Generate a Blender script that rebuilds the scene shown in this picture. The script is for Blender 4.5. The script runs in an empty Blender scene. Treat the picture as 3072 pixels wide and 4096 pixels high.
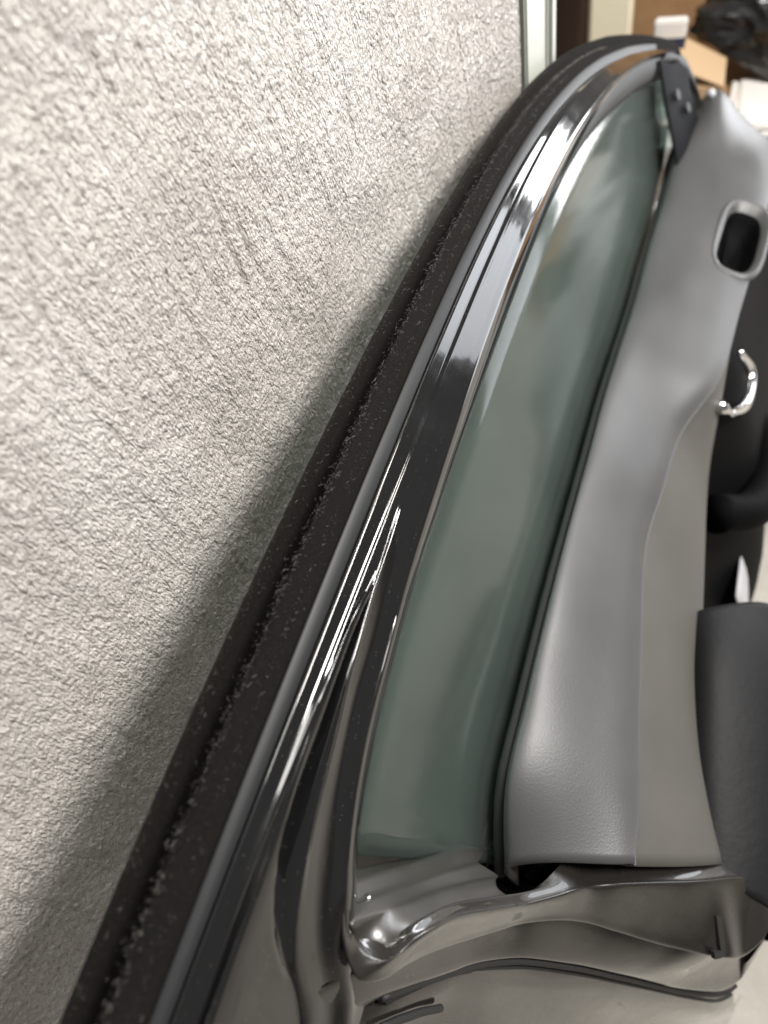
import bpy, bmesh, math, random
from mathutils import Vector, Matrix, noise, Euler

random.seed(11)
scene = bpy.context.scene

# ------------------------------------------------------------------ camera
BELT_Z = 0.6153            # height of the door's belt line over the floor
cam_data = bpy.data.cameras.new('camera')
cam = bpy.data.objects.new('camera', cam_data)
scene.collection.objects.link(cam)
cam.matrix_world = Matrix(((0.9236412, -0.17010283, 0.34344135, 0.0550556),
                           (0.33970594, 0.7782488, -0.52813699, -0.1030774),
                           (-0.17744522, 0.60447815, 0.7766076, 1.1646800),
                           (0, 0, 0, 1)))
cam_data.sensor_fit = 'VERTICAL'
cam_data.sensor_height = 9.8
cam_data.sensor_width = 7.35
cam_data.lens = 6.796
cam_data.clip_start = 0.01
cam_data.clip_end = 60
cam_data.dof.use_dof = True
cam_data.dof.focus_distance = 0.415
cam_data.dof.aperture_fstop = 1.4
scene.camera = cam

# ------------------------------------------------------------------ light
world = bpy.data.worlds.new('World')
scene.world = world
world.use_nodes = True
bg = world.node_tree.nodes['Background']
bg.inputs[0].default_value = (1.0, 0.97, 0.925, 1)
bg.inputs[1].default_value = 0.14

def area(name, loc, target, sx, sy, power, col):
    d = bpy.data.lights.new(name, 'AREA')
    d.shape = 'RECTANGLE'; d.size = sx; d.size_y = sy; d.energy = power; d.color = col
    o = bpy.data.objects.new(name, d)
    scene.collection.objects.link(o)
    o.location = loc
    o.rotation_euler = (Vector(target) - Vector(loc)).to_track_quat('-Z', 'Y').to_euler()
    return o
area('ceiling_lamp', (1.20, 0.65, 2.05), (-0.15, 0.1, 0.85), 0.65, 0.5, 52, (1.0, 0.968, 0.925))
area('window_near', (1.35, 2.10, 0.85), (0.35, 2.10, 0.85), 1.0, 1.6, 17, (0.92, 0.95, 1.0))
area('window_far', (1.35, 3.50, 0.85), (0.35, 3.50, 0.85), 1.15, 1.6, 70, (0.97, 0.98, 1.0))

area('raking_fill', (0.16, 0.15, 2.45), (-0.05, 0.15, 0.8), 0.25, 0.9, 6, (1.0, 0.98, 0.94))  # added fill, no real fixture: rakes down the wall to bring out relief
area('back_fill', (0.35, 0.95, 2.3), (-0.1, 1.75, 0.5), 0.4, 0.3, 16, (1.0, 0.96, 0.88))  # added fill, no real fixture: brightens board, cartons and bag

vs = scene.view_settings
vs.view_transform = 'Standard'; vs.look = 'None'; vs.exposure = 0.22; vs.gamma = 1.0
scene.cycles.use_denoising = True
scene.cycles.max_bounces = 10

# ------------------------------------------------------------------ helpers
def link(o, parent=None):
    scene.collection.objects.link(o)
    if parent: o.parent = parent
    return o
def tag(o, label, cat=None, group=None, kind=None):
    if label: o['label'] = label
    if cat: o['category'] = cat
    if group: o['group'] = group
    if kind: o['kind'] = kind
    return o
def empty(name, loc, rot=(0, 0, 0)):
    o = bpy.data.objects.new(name, None); o.empty_display_size = 0.05
    o.location = loc; o.rotation_euler = rot
    return link(o)
def mesh_obj(name, verts, faces, mat, parent=None, smooth=True):
    me = bpy.data.meshes.new(name)
    me.from_pydata([tuple(v) for v in verts], [], faces)
    me.validate(); me.update()
    if smooth: me.shade_smooth()
    me.materials.append(mat)
    return link(bpy.data.objects.new(name, me), parent)
def bm_obj(name, bm, mat, parent=None, smooth=False):
    bmesh.ops.recalc_face_normals(bm, faces=bm.faces)
    me = bpy.data.meshes.new(name); bm.to_mesh(me); bm.free()
    if smooth: me.shade_smooth()
    me.materials.append(mat)
    return link(bpy.data.objects.new(name, me), parent)

def crv(P, m):
    """Catmull-Rom resampling of a polyline to m points, equal chord steps."""
    P = [Vector(p) for p in P]
    D = [0.0]
    for a, b in zip(P, P[1:]): D.append(D[-1] + (b - a).length)
    out = []; n = len(P)
    for k in range(m):
        d = D[-1] * k / (m - 1); i = 0
        while i < n - 2 and D[i + 1] < d: i += 1
        t = (d - D[i]) / max(D[i + 1] - D[i], 1e-9)
        p0 = P[i - 1] if i > 0 else 2 * P[i] - P[i + 1]
        p1, p2 = P[i], P[i + 1]
        p3 = P[i + 2] if i + 2 < n else 2 * P[i + 1] - P[i]
        out.append(0.5 * ((2 * p1) + (p2 - p0) * t + (2 * p0 - 5 * p1 + 4 * p2 - p3) * t * t
                          + (3 * p1 - p0 - 3 * p2 + p3) * t ** 3))
    return out
def grid(name, rows, mat, parent=None, solid=0.0, skip=None, smooth=True, offset=-1.0, closed=False):
    """surface through rows of equally many points"""
    m = len(rows[0]); verts = [p for r in rows for p in r]; faces = []
    for i in range(len(rows) - (0 if closed else 1)):
        i2 = (i + 1) % len(rows)
        for j in range(m - 1):
            f = (i * m + j, i * m + j + 1, i2 * m + j + 1, i2 * m + j)
            if skip and skip(sum((Vector(verts[q]) for q in f), Vector()) / 4): continue
            faces.append(f)
    o = mesh_obj(name, verts, faces, mat, parent, smooth)
    if solid:
        md = o.modifiers.new('thickness', 'SOLIDIFY'); md.thickness = solid; md.offset = offset
    return o
def cross(rows, k, sharp=()):
    """k sub-rows between rows, rounded over the section; rows listed in sharp keep a crease"""
    out = []; n = len(rows)
    for i in range(n - 1):
        for s in range(k):
            t = s / k; r = []
            for j in range(len(rows[0])):
                p1, p2 = Vector(rows[i][j]), Vector(rows[i + 1][j])
                p0 = Vector(rows[i - 1][j]) if i > 0 and i not in sharp else 2 * p1 - p2
                p3 = Vector(rows[i + 2][j]) if i + 2 < n and (i + 1) not in sharp else 2 * p2 - p1
                r.append(0.5 * ((2 * p1) + (p2 - p0) * t + (2 * p0 - 5 * p1 + 4 * p2 - p3) * t * t
                                + (3 * p1 - p0 - 3 * p2 + p3) * t ** 3))
            out.append(r)
    out.append([Vector(p) for p in rows[-1]])
    return out
def tube(name, path, rad, mat, parent=None, seg=10, squash=1.0):
    path = [Vector(p) for p in path]; rows = []
    n = len(path)
    for i, p in enumerate(path):
        t = (path[min(i + 1, n - 1)] - path[max(i - 1, 0)]).normalized()
        a = t.orthogonal().normalized() if i == 0 else (a - t * a.dot(t)).normalized()
        b = t.cross(a)
        r = rad[i] if isinstance(rad, (list, tuple)) else rad
        rows.append([p + a * math.cos(q) * r + b * math.sin(q) * r * squash for q in
                     [2 * math.pi * k / seg for k in range(seg)]])
    verts = [p for r in rows for p in r]; faces = []
    for i in range(n - 1):
        for k in range(seg):
            faces.append((i * seg + k, i * seg + (k + 1) % seg, (i + 1) * seg + (k + 1) % seg, (i + 1) * seg + k))
    faces.append(tuple(range(seg))[::-1]); faces.append(tuple((n - 1) * seg + k for k in range(seg)))
    return mesh_obj(name, verts, faces, mat, parent)
def box(name, lo, hi, mat, parent=None, bev=0.002):
    bm = bmesh.new()
    bmesh.ops.create_cube(bm, size=1)
    for v in bm.verts:
        v.co = Vector([lo[i] + (v.co[i] + .5) * (hi[i] - lo[i]) for i in range(3)])
    if bev: bmesh.ops.bevel(bm, geom=bm.edges[:], offset=bev, segments=2, affect='EDGES')
    return bm_obj(name, bm, mat, parent)

# ------------------------------------------------------------------ materials
def mat(name, col, rough=0.5, **kw):
    m = bpy.data.materials.new(name); m.use_nodes = True
    b = m.node_tree.nodes['Principled BSDF']
    b.inputs['Base Color'].default_value = (*col, 1); b.inputs['Roughness'].default_value = rough
    for k, v in kw.items(): b.inputs[k.replace('_', ' ')].default_value = v
    return m, m.node_tree, b
def nn(t, typ, **kw):
    n = t.nodes.new(typ)
    for k, v in kw.items():
        if k in n.inputs.keys() if hasattr(n.inputs, 'keys') else False: n.inputs[k].default_value = v
        else: setattr(n, k, v)
    return n
def coords(t, scale=(1, 1, 1)):
    c = t.nodes.new('ShaderNodeTexCoord'); mp = t.nodes.new('ShaderNodeMapping')
    mp.inputs['Scale'].default_value = scale
    t.links.new(c.outputs['Object'], mp.inputs['Vector'])
    return mp.outputs[0]
def tex(t, vec, scale, detail=4, rough=.55, dist=0.0):
    n = t.nodes.new('ShaderNodeTexNoise'); n.inputs['Scale'].default_value = scale
    n.inputs['Detail'].default_value = detail; n.inputs['Roughness'].default_value = rough
    n.inputs['Distortion'].default_value = dist
    t.links.new(vec, n.inputs['Vector']); return n.outputs['Fac']
def ramp(t, fac, stops):
    r = t.nodes.new('ShaderNodeValToRGB'); e = r.color_ramp.elements
    while len(e) < len(stops): e.new(0.5)
    for q, (p, c) in zip(e, stops): q.position = p; q.color = (*c, 1) if len(c) == 3 else c
    t.links.new(fac, r.inputs[0]); return r.outputs[0]
def bump(t, b, h, strength, dist, inp='Normal'):
    n = t.nodes.new('ShaderNodeBump'); n.inputs['Strength'].default_value = strength
    n.inputs['Distance'].default_value = dist
    t.links.new(h, n.inputs['Height']); t.links.new(n.outputs[0], b.inputs[inp]); return n

def make_paint(name, base, rough=.06, dust=0.66, coat=.025):
    m, t, b = mat(name, base, rough, Coat_Weight=1.0, Coat_Roughness=coat)
    v = coords(t)
    vo = t.nodes.new('ShaderNodeTexVoronoi'); vo.inputs['Scale'].default_value = 650
    t.links.new(v, vo.inputs['Vector'])
    # sparse dust specks lying on the paint
    pick = t.nodes.new('ShaderNodeMath'); pick.operation = 'GREATER_THAN'; pick.inputs[1].default_value = dust
    sep = t.nodes.new('ShaderNodeSeparateColor'); t.links.new(vo.outputs['Color'], sep.inputs[0])
    t.links.new(sep.outputs[0], pick.inputs[0])
    near = t.nodes.new('ShaderNodeMath'); near.operation = 'LESS_THAN'; near.inputs[1].default_value = .075
    t.links.new(vo.outputs['Distance'], near.inputs[0])
    mul = t.nodes.new('ShaderNodeMath'); mul.operation = 'MULTIPLY'
    t.links.new(pick.outputs[0], mul.inputs[0]); t.links.new(near.outputs[0], mul.inputs[1])
    mx = t.nodes.new('ShaderNodeMix'); mx.data_type = 'RGBA'
    mx.inputs['A'].default_value = (*base, 1); mx.inputs['B'].default_value = (.35, .34, .32, 1)
    t.links.new(mul.outputs[0], mx.inputs['Factor']); t.links.new(mx.outputs['Result'], b.inputs['Base Color'])
    inv = t.nodes.new('ShaderNodeMath'); inv.operation = 'SUBTRACT'; inv.inputs[0].default_value = 1
    t.links.new(mul.outputs[0], inv.inputs[1]); t.links.new(inv.outputs[0], b.inputs['Coat Weight'])
    sm = tex(t, v, 35, 5)
    t.links.new(ramp(t, sm, [(.35, (rough,) * 3), (.75, (rough + .12,) * 3)]), b.inputs['Roughness'])
    bump(t, b, tex(t, v, 160, 2), .02, .0006, 'Coat Normal')
    return m
PAINT = make_paint('black_gloss_paint', (.006, .006, .0065))
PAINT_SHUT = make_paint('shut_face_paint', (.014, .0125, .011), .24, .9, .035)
PAINT_JAMB = make_paint('dusty_jamb_paint', (.026, .024, .021), .38, .8, .26)

m, t, b = mat('flocked_rubber', (.011, .010, .0095), 1.0, Sheen_Weight=.03, Sheen_Roughness=.5)
b.inputs['Specular IOR Level'].default_value = .12
v = coords(t)
t.links.new(ramp(t, tex(t, v, 900, 3, .7), [(.35, (.003, .0026, .0023)), (.62, (.0075, .0064, .0056)), (.8, (.026, .023, .021))]), b.inputs['Base Color'])
bump(t, b, tex(t, v, 1500, 4, .75), .8, .0008)
FLOCK = m
m, t, b = mat('satin_rubber', (.016, .017, .0185), .46); v = coords(t)
bump(t, b, tex(t, v, 300, 3), .05, .0005); b.inputs['Specular IOR Level'].default_value = .28; LIP = m
m, t, b = mat('black_rubber', (.012, .012, .012), .6); v = coords(t)
bump(t, b, tex(t, v, 500, 3), .2, .0004); RUBBER = m
m, t, b = mat('lint', (.36, .34, .32), .9); LINT = m

# green float glass: clear with a tint and a dielectric reflection
m = bpy.data.materials.new('green_tinted_glass'); m.use_nodes = True; t = m.node_tree; t.nodes.clear()
out = t.nodes.new('ShaderNodeOutputMaterial'); tr = t.nodes.new('ShaderNodeBsdfTransparent')
gl = t.nodes.new('ShaderNodeBsdfGlossy'); fr = t.nodes.new('ShaderNodeFresnel'); mx = t.nodes.new('ShaderNodeMixShader')
tr.inputs[0].default_value = (.85, .985, .93, 1); gl.inputs['Roughness'].default_value = .11
fr.inputs[0].default_value = 1.5
df = t.nodes.new('ShaderNodeBsdfDiffuse'); df.inputs[0].default_value = (.45, .5, .47, 1)
mx2 = t.nodes.new('ShaderNodeMixShader')
v = coords(t)
film = ramp(t, tex(t, v, 7, 5, .6, .6), [(.35, (.032,) * 3), (.75, (.052,) * 3)])
t.links.new(fr.outputs[0], mx.inputs[0]); t.links.new(tr.outputs[0], mx.inputs[1]); t.links.new(gl.outputs[0], mx.inputs[2])
t.links.new(film, mx2.inputs[0]); t.links.new(mx.outputs[0], mx2.inputs[1]); t.links.new(df.outputs[0], mx2.inputs[2])
t.links.new(mx2.outputs[0], out.inputs[0]); GLASS = m

def plastic(name, col, rough, s=260, st=.12, var=.12, spec=.5):
    m, t, b = mat(name, col, rough); v = coords(t)
    lo = tuple(c * (1 - var) for c in col); hi = tuple(c * (1 + var) for c in col)
    t.links.new(ramp(t, tex(t, v, 9, 4), [(.3, lo), (.7, hi)]), b.inputs['Base Color'])
    bump(t, b, tex(t, v, s, 4, .6), st, .0008)
    b.inputs['Specular IOR Level'].default_value = spec; return m
CARD = plastic('grey_card_plastic', (.066, .066, .068), .42, 700, .25)
BEIGE = plastic('greige_card_plastic', (.074, .071, .064), .55)
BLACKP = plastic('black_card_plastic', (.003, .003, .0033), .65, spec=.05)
LEATHER = plastic('black_leather', (.008, .008, .009), .6, 120, .8, spec=.22)
PALEP = plastic('pale_grey_plastic', (.45, .45, .47), .45)
SAIL = plastic('dark_grey_trim', (.010, .0105, .012), .75, spec=.08)
m, t, b = mat('chrome', (.8, .8, .82), .08, Metallic=1.0); v = coords(t)
bump(t, b, tex(t, v, 40, 2), .05, .001); CHROME = m

# stucco wall
m, t, b = mat('painted_stucco', (.6, .58, .54), .27); v = coords(t)
f1 = tex(t, v, 5, 5, .6)
t.links.new(ramp(t, f1, [(.3, (.56, .525, .49)), (.52, (.67, .635, .60)), (.72, (.76, .735, .705))]), b.inputs['Base Color'])
base_in = b.inputs['Base Color'].links[0].from_socket
v2 = coords(t, (1, 1, .55))
# shade of the plaster pits, painted into the colour as dark flecks
pit_shade = t.nodes.new('ShaderNodeMix'); pit_shade.data_type = 'RGBA'; pit_shade.blend_type = 'MULTIPLY'; pit_shade.inputs['Factor'].default_value = 1
t.links.new(base_in, pit_shade.inputs['A'])
t.links.new(ramp(t, tex(t, coords(t, (1, 1, .4)), 420, 6, .72), [(.30, (.42, .40, .37)), (.44, (.90, .89, .88)), (.60, (1, 1, 1))]), pit_shade.inputs['B'])
t.links.new(pit_shade.outputs['Result'], b.inputs['Base Color'])
v3 = coords(t, (1, 1, .48))
vo = t.nodes.new('ShaderNodeTexVoronoi'); vo.inputs['Scale'].default_value = 720; vo.inputs['Randomness'].default_value = 1
t.links.new(v3, vo.inputs['Vector'])
n_a, n_b = tex(t, v3, 680, 4, .55), tex(t, coords(t, (1, 1, .25)), 120, 6, .66)
mk = t.nodes.new('ShaderNodeMath'); mk.operation = 'MULTIPLY_ADD'; mk.inputs[1].default_value = -.40
t.links.new(vo.outputs['Distance'], mk.inputs[0]); t.links.new(n_a, mk.inputs[2])
mk2 = t.nodes.new('ShaderNodeMath'); mk2.operation = 'MULTIPLY_ADD'; mk2.inputs[1].default_value = 2.4
t.links.new(n_b, mk2.inputs[0]); t.links.new(mk.outputs[0], mk2.inputs[2])
bump(t, b, mk2.outputs[0], 1.0, .0034)
b.inputs['Coat Weight'].default_value = .55; b.inputs['Coat Roughness'].default_value = .16
t.links.new(b.inputs['Normal'].links[0].from_socket, b.inputs['Coat Normal'])
STUCCO = m

m, t, b = mat('pale_concrete', (.55, .5, .42), .75); v = coords(t)
t.links.new(ramp(t, tex(t, v, 6, 7, .65), [(.3, (.33, .31, .27)), (.55, (.44, .415, .37)), (.75, (.54, .515, .465))]), b.inputs['Base Color'])
bump(t, b, tex(t, v, 90, 6, .7), .5, .003); CONCRETE = m
m, t, b = mat('white_casing_paint', (.46, .475, .43), .4); v = coords(t)
bump(t, b, tex(t, v, 60, 3), .1, .001); WHITE = m
m, t, b = mat('dark_brown_wood', (.05, .028, .018), .6); v = coords(t, (6, 6, .6))
t.links.new(ramp(t, tex(t, v, 9, 5), [(.3, (.035, .02, .013)), (.7, (.075, .042, .026))]), b.inputs['Base Color']); BROWN = m
m, t, b = mat('cream_wood_paint', (.86, .78, .6), .5); v = coords(t)
bump(t, b, tex(t, v, 40, 4), .15, .002); CREAM = m
m, t, b = mat('corrugated_cardboard', (.36, .21, .105), .85); v = coords(t)
t.links.new(ramp(t, tex(t, v, 12, 6), [(.3, (.30, .17, .08)), (.7, (.42, .255, .13))]), b.inputs['Base Color'])
bump(t, b, tex(t, v, 200, 3), .2, .001); CARDBOARD = m
m, t, b = mat('tan_cardboard', (.5, .35, .21), .85); v = coords(t)
bump(t, b, tex(t, v, 150, 3), .2, .001); TAN = m
m, t, b = mat('white_paper', (.78, .75, .72), .8); v = coords(t)
bump(t, b, tex(t, v, 90, 3), .1, .001); PAPER = m
m, t, b = mat('navy_print', (.02, .025, .07), .5); v = coords(t)
bump(t, b, tex(t, v, 90, 3), .1, .001); NAVY = m
m, t, b = mat('black_plastic_film', (.018, .019, .02), .25, Coat_Weight=.5); v = coords(t)
bump(t, b, tex(t, v, 25, 5, .6, .8), .6, .01); FILM = m

# ------------------------------------------------------------------ setting
# floor sheet
bm = bmesh.new(); bmesh.ops.create_grid(bm, x_segments=40, y_segments=40, size=6)
fl = bm_obj('floor', bm, CONCRETE); tag(fl, None, kind='structure')

# rough-cast wall, real relief where the camera sees it
WX, WK, WEND = -0.185, 0.105, 0.600
ws = 1 / math.sqrt(1 + WK * WK)
DY, DZ = .00135, .0014
ys = [-1.6 + .1 * i for i in range(14)] + [-.24 + DY * i for i in range(int((WEND + .24) / DY) + 1)]
ys[-1] = WEND
zs = [0.0, .1, .2, .3, .4, .5, .6, .68] + [.70 + DZ * i for i in range(int(.46 / DZ) + 1)] + [1.2, 1.4, 1.7, 2.0, 2.4]
CRACKS = [[(.074, 1.051), (.068, 1.038), (.060, 1.024), (.059, 1.014), (.059, .996), (.061, .974)], [(.140, 1.085), (.138, 1.078), (.138, 1.070), (.140, 1.063)],
          [(.123, 1.097), (.125, 1.089), (.131, 1.084)], [(.276, 1.045), (.268, 1.018), (.256, 1.0)], [(.357, 1.006), (.350, .972)], [(-.007, .949), (-.016, .933), (-.030, .919)],
          [(.174, .967), (.170, .946), (.164, .932)]]
def crack(y, z):
    best = 1.0
    for c in CRACKS:
        if not (min(q[0] for q in c) - .006 < y < max(q[0] for q in c) + .006 and min(q[1] for q in c) - .004 < z < max(q[1] for q in c) + .004): continue
        for (a, b_), (e, f) in zip(c, c[1:]):
            t_ = max(0.0, min(1.0, ((y - a) * (e - a) + (z - b_) * (f - b_)) / ((e - a) ** 2 + (f - b_) ** 2)))
            best = min(best, math.hypot(y - a - t_ * (e - a), z - b_ - t_ * (f - b_)))
    return max(0.0, 1 - (best + .0006 * noise.noise(Vector((y * 300, z * 300, 1)))) / .0022)
def relief(y, z):
    p = Vector((y, z * .72, 0))
    a = noise.fractal(p * 22, .9, 2.0, 2) * .0020
    d = noise.voronoi(Vector((y * 230, z * 170, 0)))[0][0]          # scattered larger grains
    k = noise.noise(p * 70 + Vector((2, 5, 8)))
    g = max(0.0, .55 - d) * (.0006 + .0034 * max(0.0, k))
    g2 = noise.noise(p * 300) * .0007
    # trowel scratches running down the plaster
    s = noise.noise(Vector((y * 150 + z * 12, z * 13, 4)))
    m_ = max(0.0, noise.noise(p * 9 + Vector((9, 2, 2))) + .15)
    return a + g + g2 - max(0.0, s - .18) * .0085 * m_ - .0020 * crack(y, z)
rows = []
for y in ys:
    r = []
    for z in zs:
        d = relief(y, z) if (-.25 < y and .69 < z < 1.17) else 0
        r.append((WX + WK * y + d * ws, y - d * WK * ws, z))
    rows.append(r)
wall = grid('wall', rows, STUCCO)
tag(wall, 'rough off-white stucco wall the car door leans against', kind='structure')

# white casing where the wall ends
cas = empty('wall_casing', (WX + WK * .65, .645, 0), (0, 0, -math.atan(WK)))
tag(cas, 'white painted wooden casing at the end of the stucco wall', 'casing')
box('casing_board', (-.07, -.040, 0), (.004, .013, 2.4), WHITE, cas)
box('casing_bead', (-.07, .0135, 0), (.009, .031, 2.4), WHITE, cas, .004)
box('casing_edge', (-.07, .0315, 0), (.001, .043, 2.4), WHITE, cas)

K = {}
# section lines of the door in its own frame, millimetres: (inward, rearward-to-front, up from the belt)
US = [-200, -160, -130, -100, -70, -40, 0, 40, 80, 120, 200, 300, 400, 500, 600, 700, 800, 850, 900, 950, 1000, 1030, 1060]
RAIL_L0 = [276.5, 282.5, 286.5, 290.1, 293.2, 296.0, 299.1, 301.7, 303.7, 305.3, 307.0, 306.7, 302.9, 294.7, 280.4, 258.4, 227.7, 208.9, 188.0, 165.4, 141.4, 126.6, 111.8]
RAIL_N_L0 = [-30.0, -30.0, -30.0, -30.0, -30.0, -30.0, -30.0, -30.0, -30.0, -30.0, -30.0, -30.0, -30.0, -30.0, -29.6, -27.4, -22.4, -18.1, -12.9, -7.4, -2.4, -0.0, 1.9]
RAIL_L2 = [278.8, 284.8, 288.6, 291.9, 294.8, 297.4, 300.4, 303.1, 305.4, 307.3, 309.8, 309.9, 305.1, 294.0, 275.5, 249.2, 215.5, 196.3, 175.9, 154.6, 132.7, 119.5, 106.4]
RAIL_N_L2 = [-8.0, -8.0, -8.0, -8.0, -8.0, -8.0, -8.0, -8.0, -8.0, -8.0, -8.0, -8.0, -8.0, -8.0, -7.9, -7.0, -4.3, -1.9, 0.7, 3.1, 5.3, 6.5, 7.5]
RAIL_L3 = [264.1, 269.4, 272.8, 275.8, 278.6, 281.1, 284.2, 287.1, 289.7, 292.0, 295.5, 296.8, 293.3, 283.5, 266.4, 241.8, 210.1, 192.0, 172.7, 152.4, 131.3, 118.5, 105.5]
RAIL_N_L3 = [-1.0, -1.0, -1.0, -1.0, -1.0, -1.0, -1.0, -1.0, -1.0, -1.0, -1.0, -1.0, -1.0, -1.0, -0.9, -0.1, 1.5, 2.5, 3.5, 4.4, 5.1, 5.4, 5.7]
RAIL_L4 = [262.0, 266.9, 269.9, 272.6, 274.9, 277.1, 279.8, 282.4, 284.9, 287.3, 291.2, 293.0, 289.5, 279.0, 260.8, 235.3, 203.9, 186.5, 168.1, 148.9, 128.8, 116.2, 103.2]
RAIL_N_L4 = [2.2, 2.2, 2.2, 2.2, 2.2, 2.2, 2.2, 2.2, 2.2, 2.2, 2.2, 2.2, 2.2, 2.2, 2.2, 2.4, 3.6, 4.3, 5.0, 5.5, 6.0, 6.3, 6.6]
RAIL_L6 = [249.2, 255.6, 259.3, 262.1, 264.5, 266.4, 268.6, 270.6, 272.5, 274.3, 277.5, 279.9, 278.5, 271.1, 255.9, 232.5, 201.4, 183.5, 164.6, 145.0, 125.2, 113.4, 101.7]
RAIL_N_L6 = [7.0, 7.0, 7.0, 7.0, 7.0, 7.0, 7.0, 7.0, 7.0, 7.0, 7.0, 7.0, 7.0, 7.0, 7.0, 7.1, 7.6, 7.9, 8.3, 8.7, 9.1, 9.3, 9.5]
RAIL_L7 = [114.1, 139.6, 158.8, 177.9, 203.3, 220.3, 233.8, 241.9, 248.7, 252.9, 259.9, 264.8, 264.0, 256.8, 242.5, 220.9, 192.5, 175.9, 158.0, 139.0, 119.0, 106.7, 94.2]
RAIL_L8 = [105.0, 127.5, 144.4, 161.3, 182.5, 201.2, 215.5, 224.4, 231.1, 233.9, 238.5, 242.2, 242.7, 238.7, 228.8, 211.9, 187.3, 172.2, 155.3, 136.9, 117.3, 105.1, 92.7]
K['Lv'] = [(10.1, 1060.0, 100.8), (9.9, 1030.0, 112.6), (9.7, 1000.0, 124.4), (9.4, 950.0, 144.3), (9.1, 900.0, 163.8), (8.7, 850.0, 182.6), (8.4, 800.0, 200.3), (8.0, 700.0, 231.1), (7.9, 600.0, 254.3), (7.9, 500.0, 269.4), (7.9, 400.0, 276.8), (7.9, 300.0, 278.1), (7.9, 200.0, 275.4), (7.9, 120.0, 271.7), (8.8, 61.3, 265.5), (8.8, 47.5, 267.2), (8.8, 33.5, 268.6), (8.8, 19.6, 269.0), (8.8, 5.6, 268.3), (8.8, -8.2, 266.5), (8.8, -22.1, 264.7), (8.8, -36.0, 263.2), (8.8, -49.9, 261.6), (8.8, -63.7, 259.3), (8.8, -77.4, 256.8), (8.8, -91.3, 255.2), (8.8, -105.3, 254.2), (8.8, -119.2, 252.9), (8.8, -133.1, 251.2)]
K['Va'] = [(10.5, 1060.0, 100.2), (10.3, 1030.0, 112.0), (10.1, 1000.0, 123.9), (9.9, 950.0, 143.8), (9.6, 900.0, 163.3), (9.2, 850.0, 182.0), (8.9, 800.0, 199.6), (8.6, 700.0, 230.2), (8.5, 600.0, 253.2), (8.5, 500.0, 268.2), (8.5, 400.0, 275.6), (8.5, 300.0, 276.9), (8.5, 200.0, 274.0), (8.5, 120.0, 270.0), (8.0, 64.4, 262.7), (8.0, 53.4, 263.4), (8.0, 42.4, 264.4), (8.0, 31.4, 264.8), (8.0, 20.3, 264.8), (8.0, 9.3, 264.2), (8.0, -1.6, 263.0), (8.0, -12.5, 261.4), (8.0, -23.5, 260.0), (8.0, -34.4, 259.0), (8.0, -45.4, 257.7), (8.0, -56.3, 256.0), (8.0, -67.1, 254.1), (8.0, -77.8, 251.3), (8.0, -87.3, 245.7), (8.0, -95.3, 238.1), (8.0, -102.2, 229.6), (8.0, -107.9, 220.2), (8.0, -112.7, 210.3), (8.0, -118.2, 203.5), (8.0, -125.6, 195.0), (8.0, -135.2, 185.7)]
K['R2'] = [(11.0, 1060.0, 99.5), (10.8, 1030.0, 111.4), (10.7, 1000.0, 123.3), (10.4, 950.0, 143.2), (10.2, 900.0, 162.6), (9.9, 850.0, 181.3), (9.6, 800.0, 198.7), (9.3, 700.0, 229.0), (9.3, 600.0, 251.9), (9.2, 500.0, 266.8), (9.2, 400.0, 274.2), (9.2, 300.0, 275.4), (9.2, 200.0, 272.2), (9.2, 120.0, 267.9), (9.8, 60.3, 264.6), (9.8, 49.5, 263.9), (9.8, 38.8, 262.4), (9.8, 28.1, 260.5), (9.8, 17.4, 258.9), (9.8, 6.7, 257.5), (9.8, -3.9, 255.0), (9.8, -14.4, 252.5), (9.8, -24.9, 249.9), (9.8, -35.4, 247.3), (9.8, -45.9, 244.5), (9.8, -56.3, 241.5), (9.8, -66.6, 238.2), (9.8, -76.8, 234.7), (9.8, -86.7, 230.1), (9.8, -95.7, 224.1), (9.8, -103.5, 216.6), (9.8, -109.9, 207.9), (9.8, -115.3, 198.5), (9.8, -119.5, 191.8), (9.8, -126.1, 187.4), (9.8, -134.8, 181.3)]
K['R3'] = [(11.6, 1060.0, 98.6), (11.5, 1030.0, 110.6), (11.3, 1000.0, 122.6), (11.1, 950.0, 142.5), (10.9, 900.0, 161.8), (10.7, 850.0, 180.3), (10.5, 800.0, 197.6), (10.2, 700.0, 227.6), (10.2, 600.0, 250.3), (10.1, 500.0, 265.1), (10.1, 400.0, 272.4), (10.1, 300.0, 273.5), (10.1, 200.0, 270.1), (10.1, 120.0, 265.3), (10.2, 62.9, 262.6), (10.2, 52.1, 261.4), (10.2, 41.4, 259.9), (10.2, 30.8, 257.9), (10.2, 20.1, 256.2), (10.2, 9.4, 254.6), (10.2, -1.0, 251.7), (10.2, -11.4, 248.6), (10.2, -21.8, 245.8), (10.2, -32.3, 243.3), (10.2, -42.9, 240.8), (10.2, -53.3, 238.0), (10.2, -63.5, 234.4), (10.2, -73.3, 229.9), (10.2, -82.5, 224.3), (10.2, -91.4, 218.1), (10.2, -99.8, 211.3), (10.2, -106.8, 203.0), (10.2, -113.0, 194.2), (10.2, -117.8, 186.8), (10.2, -124.7, 183.1), (10.2, -134.2, 177.3)]
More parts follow.
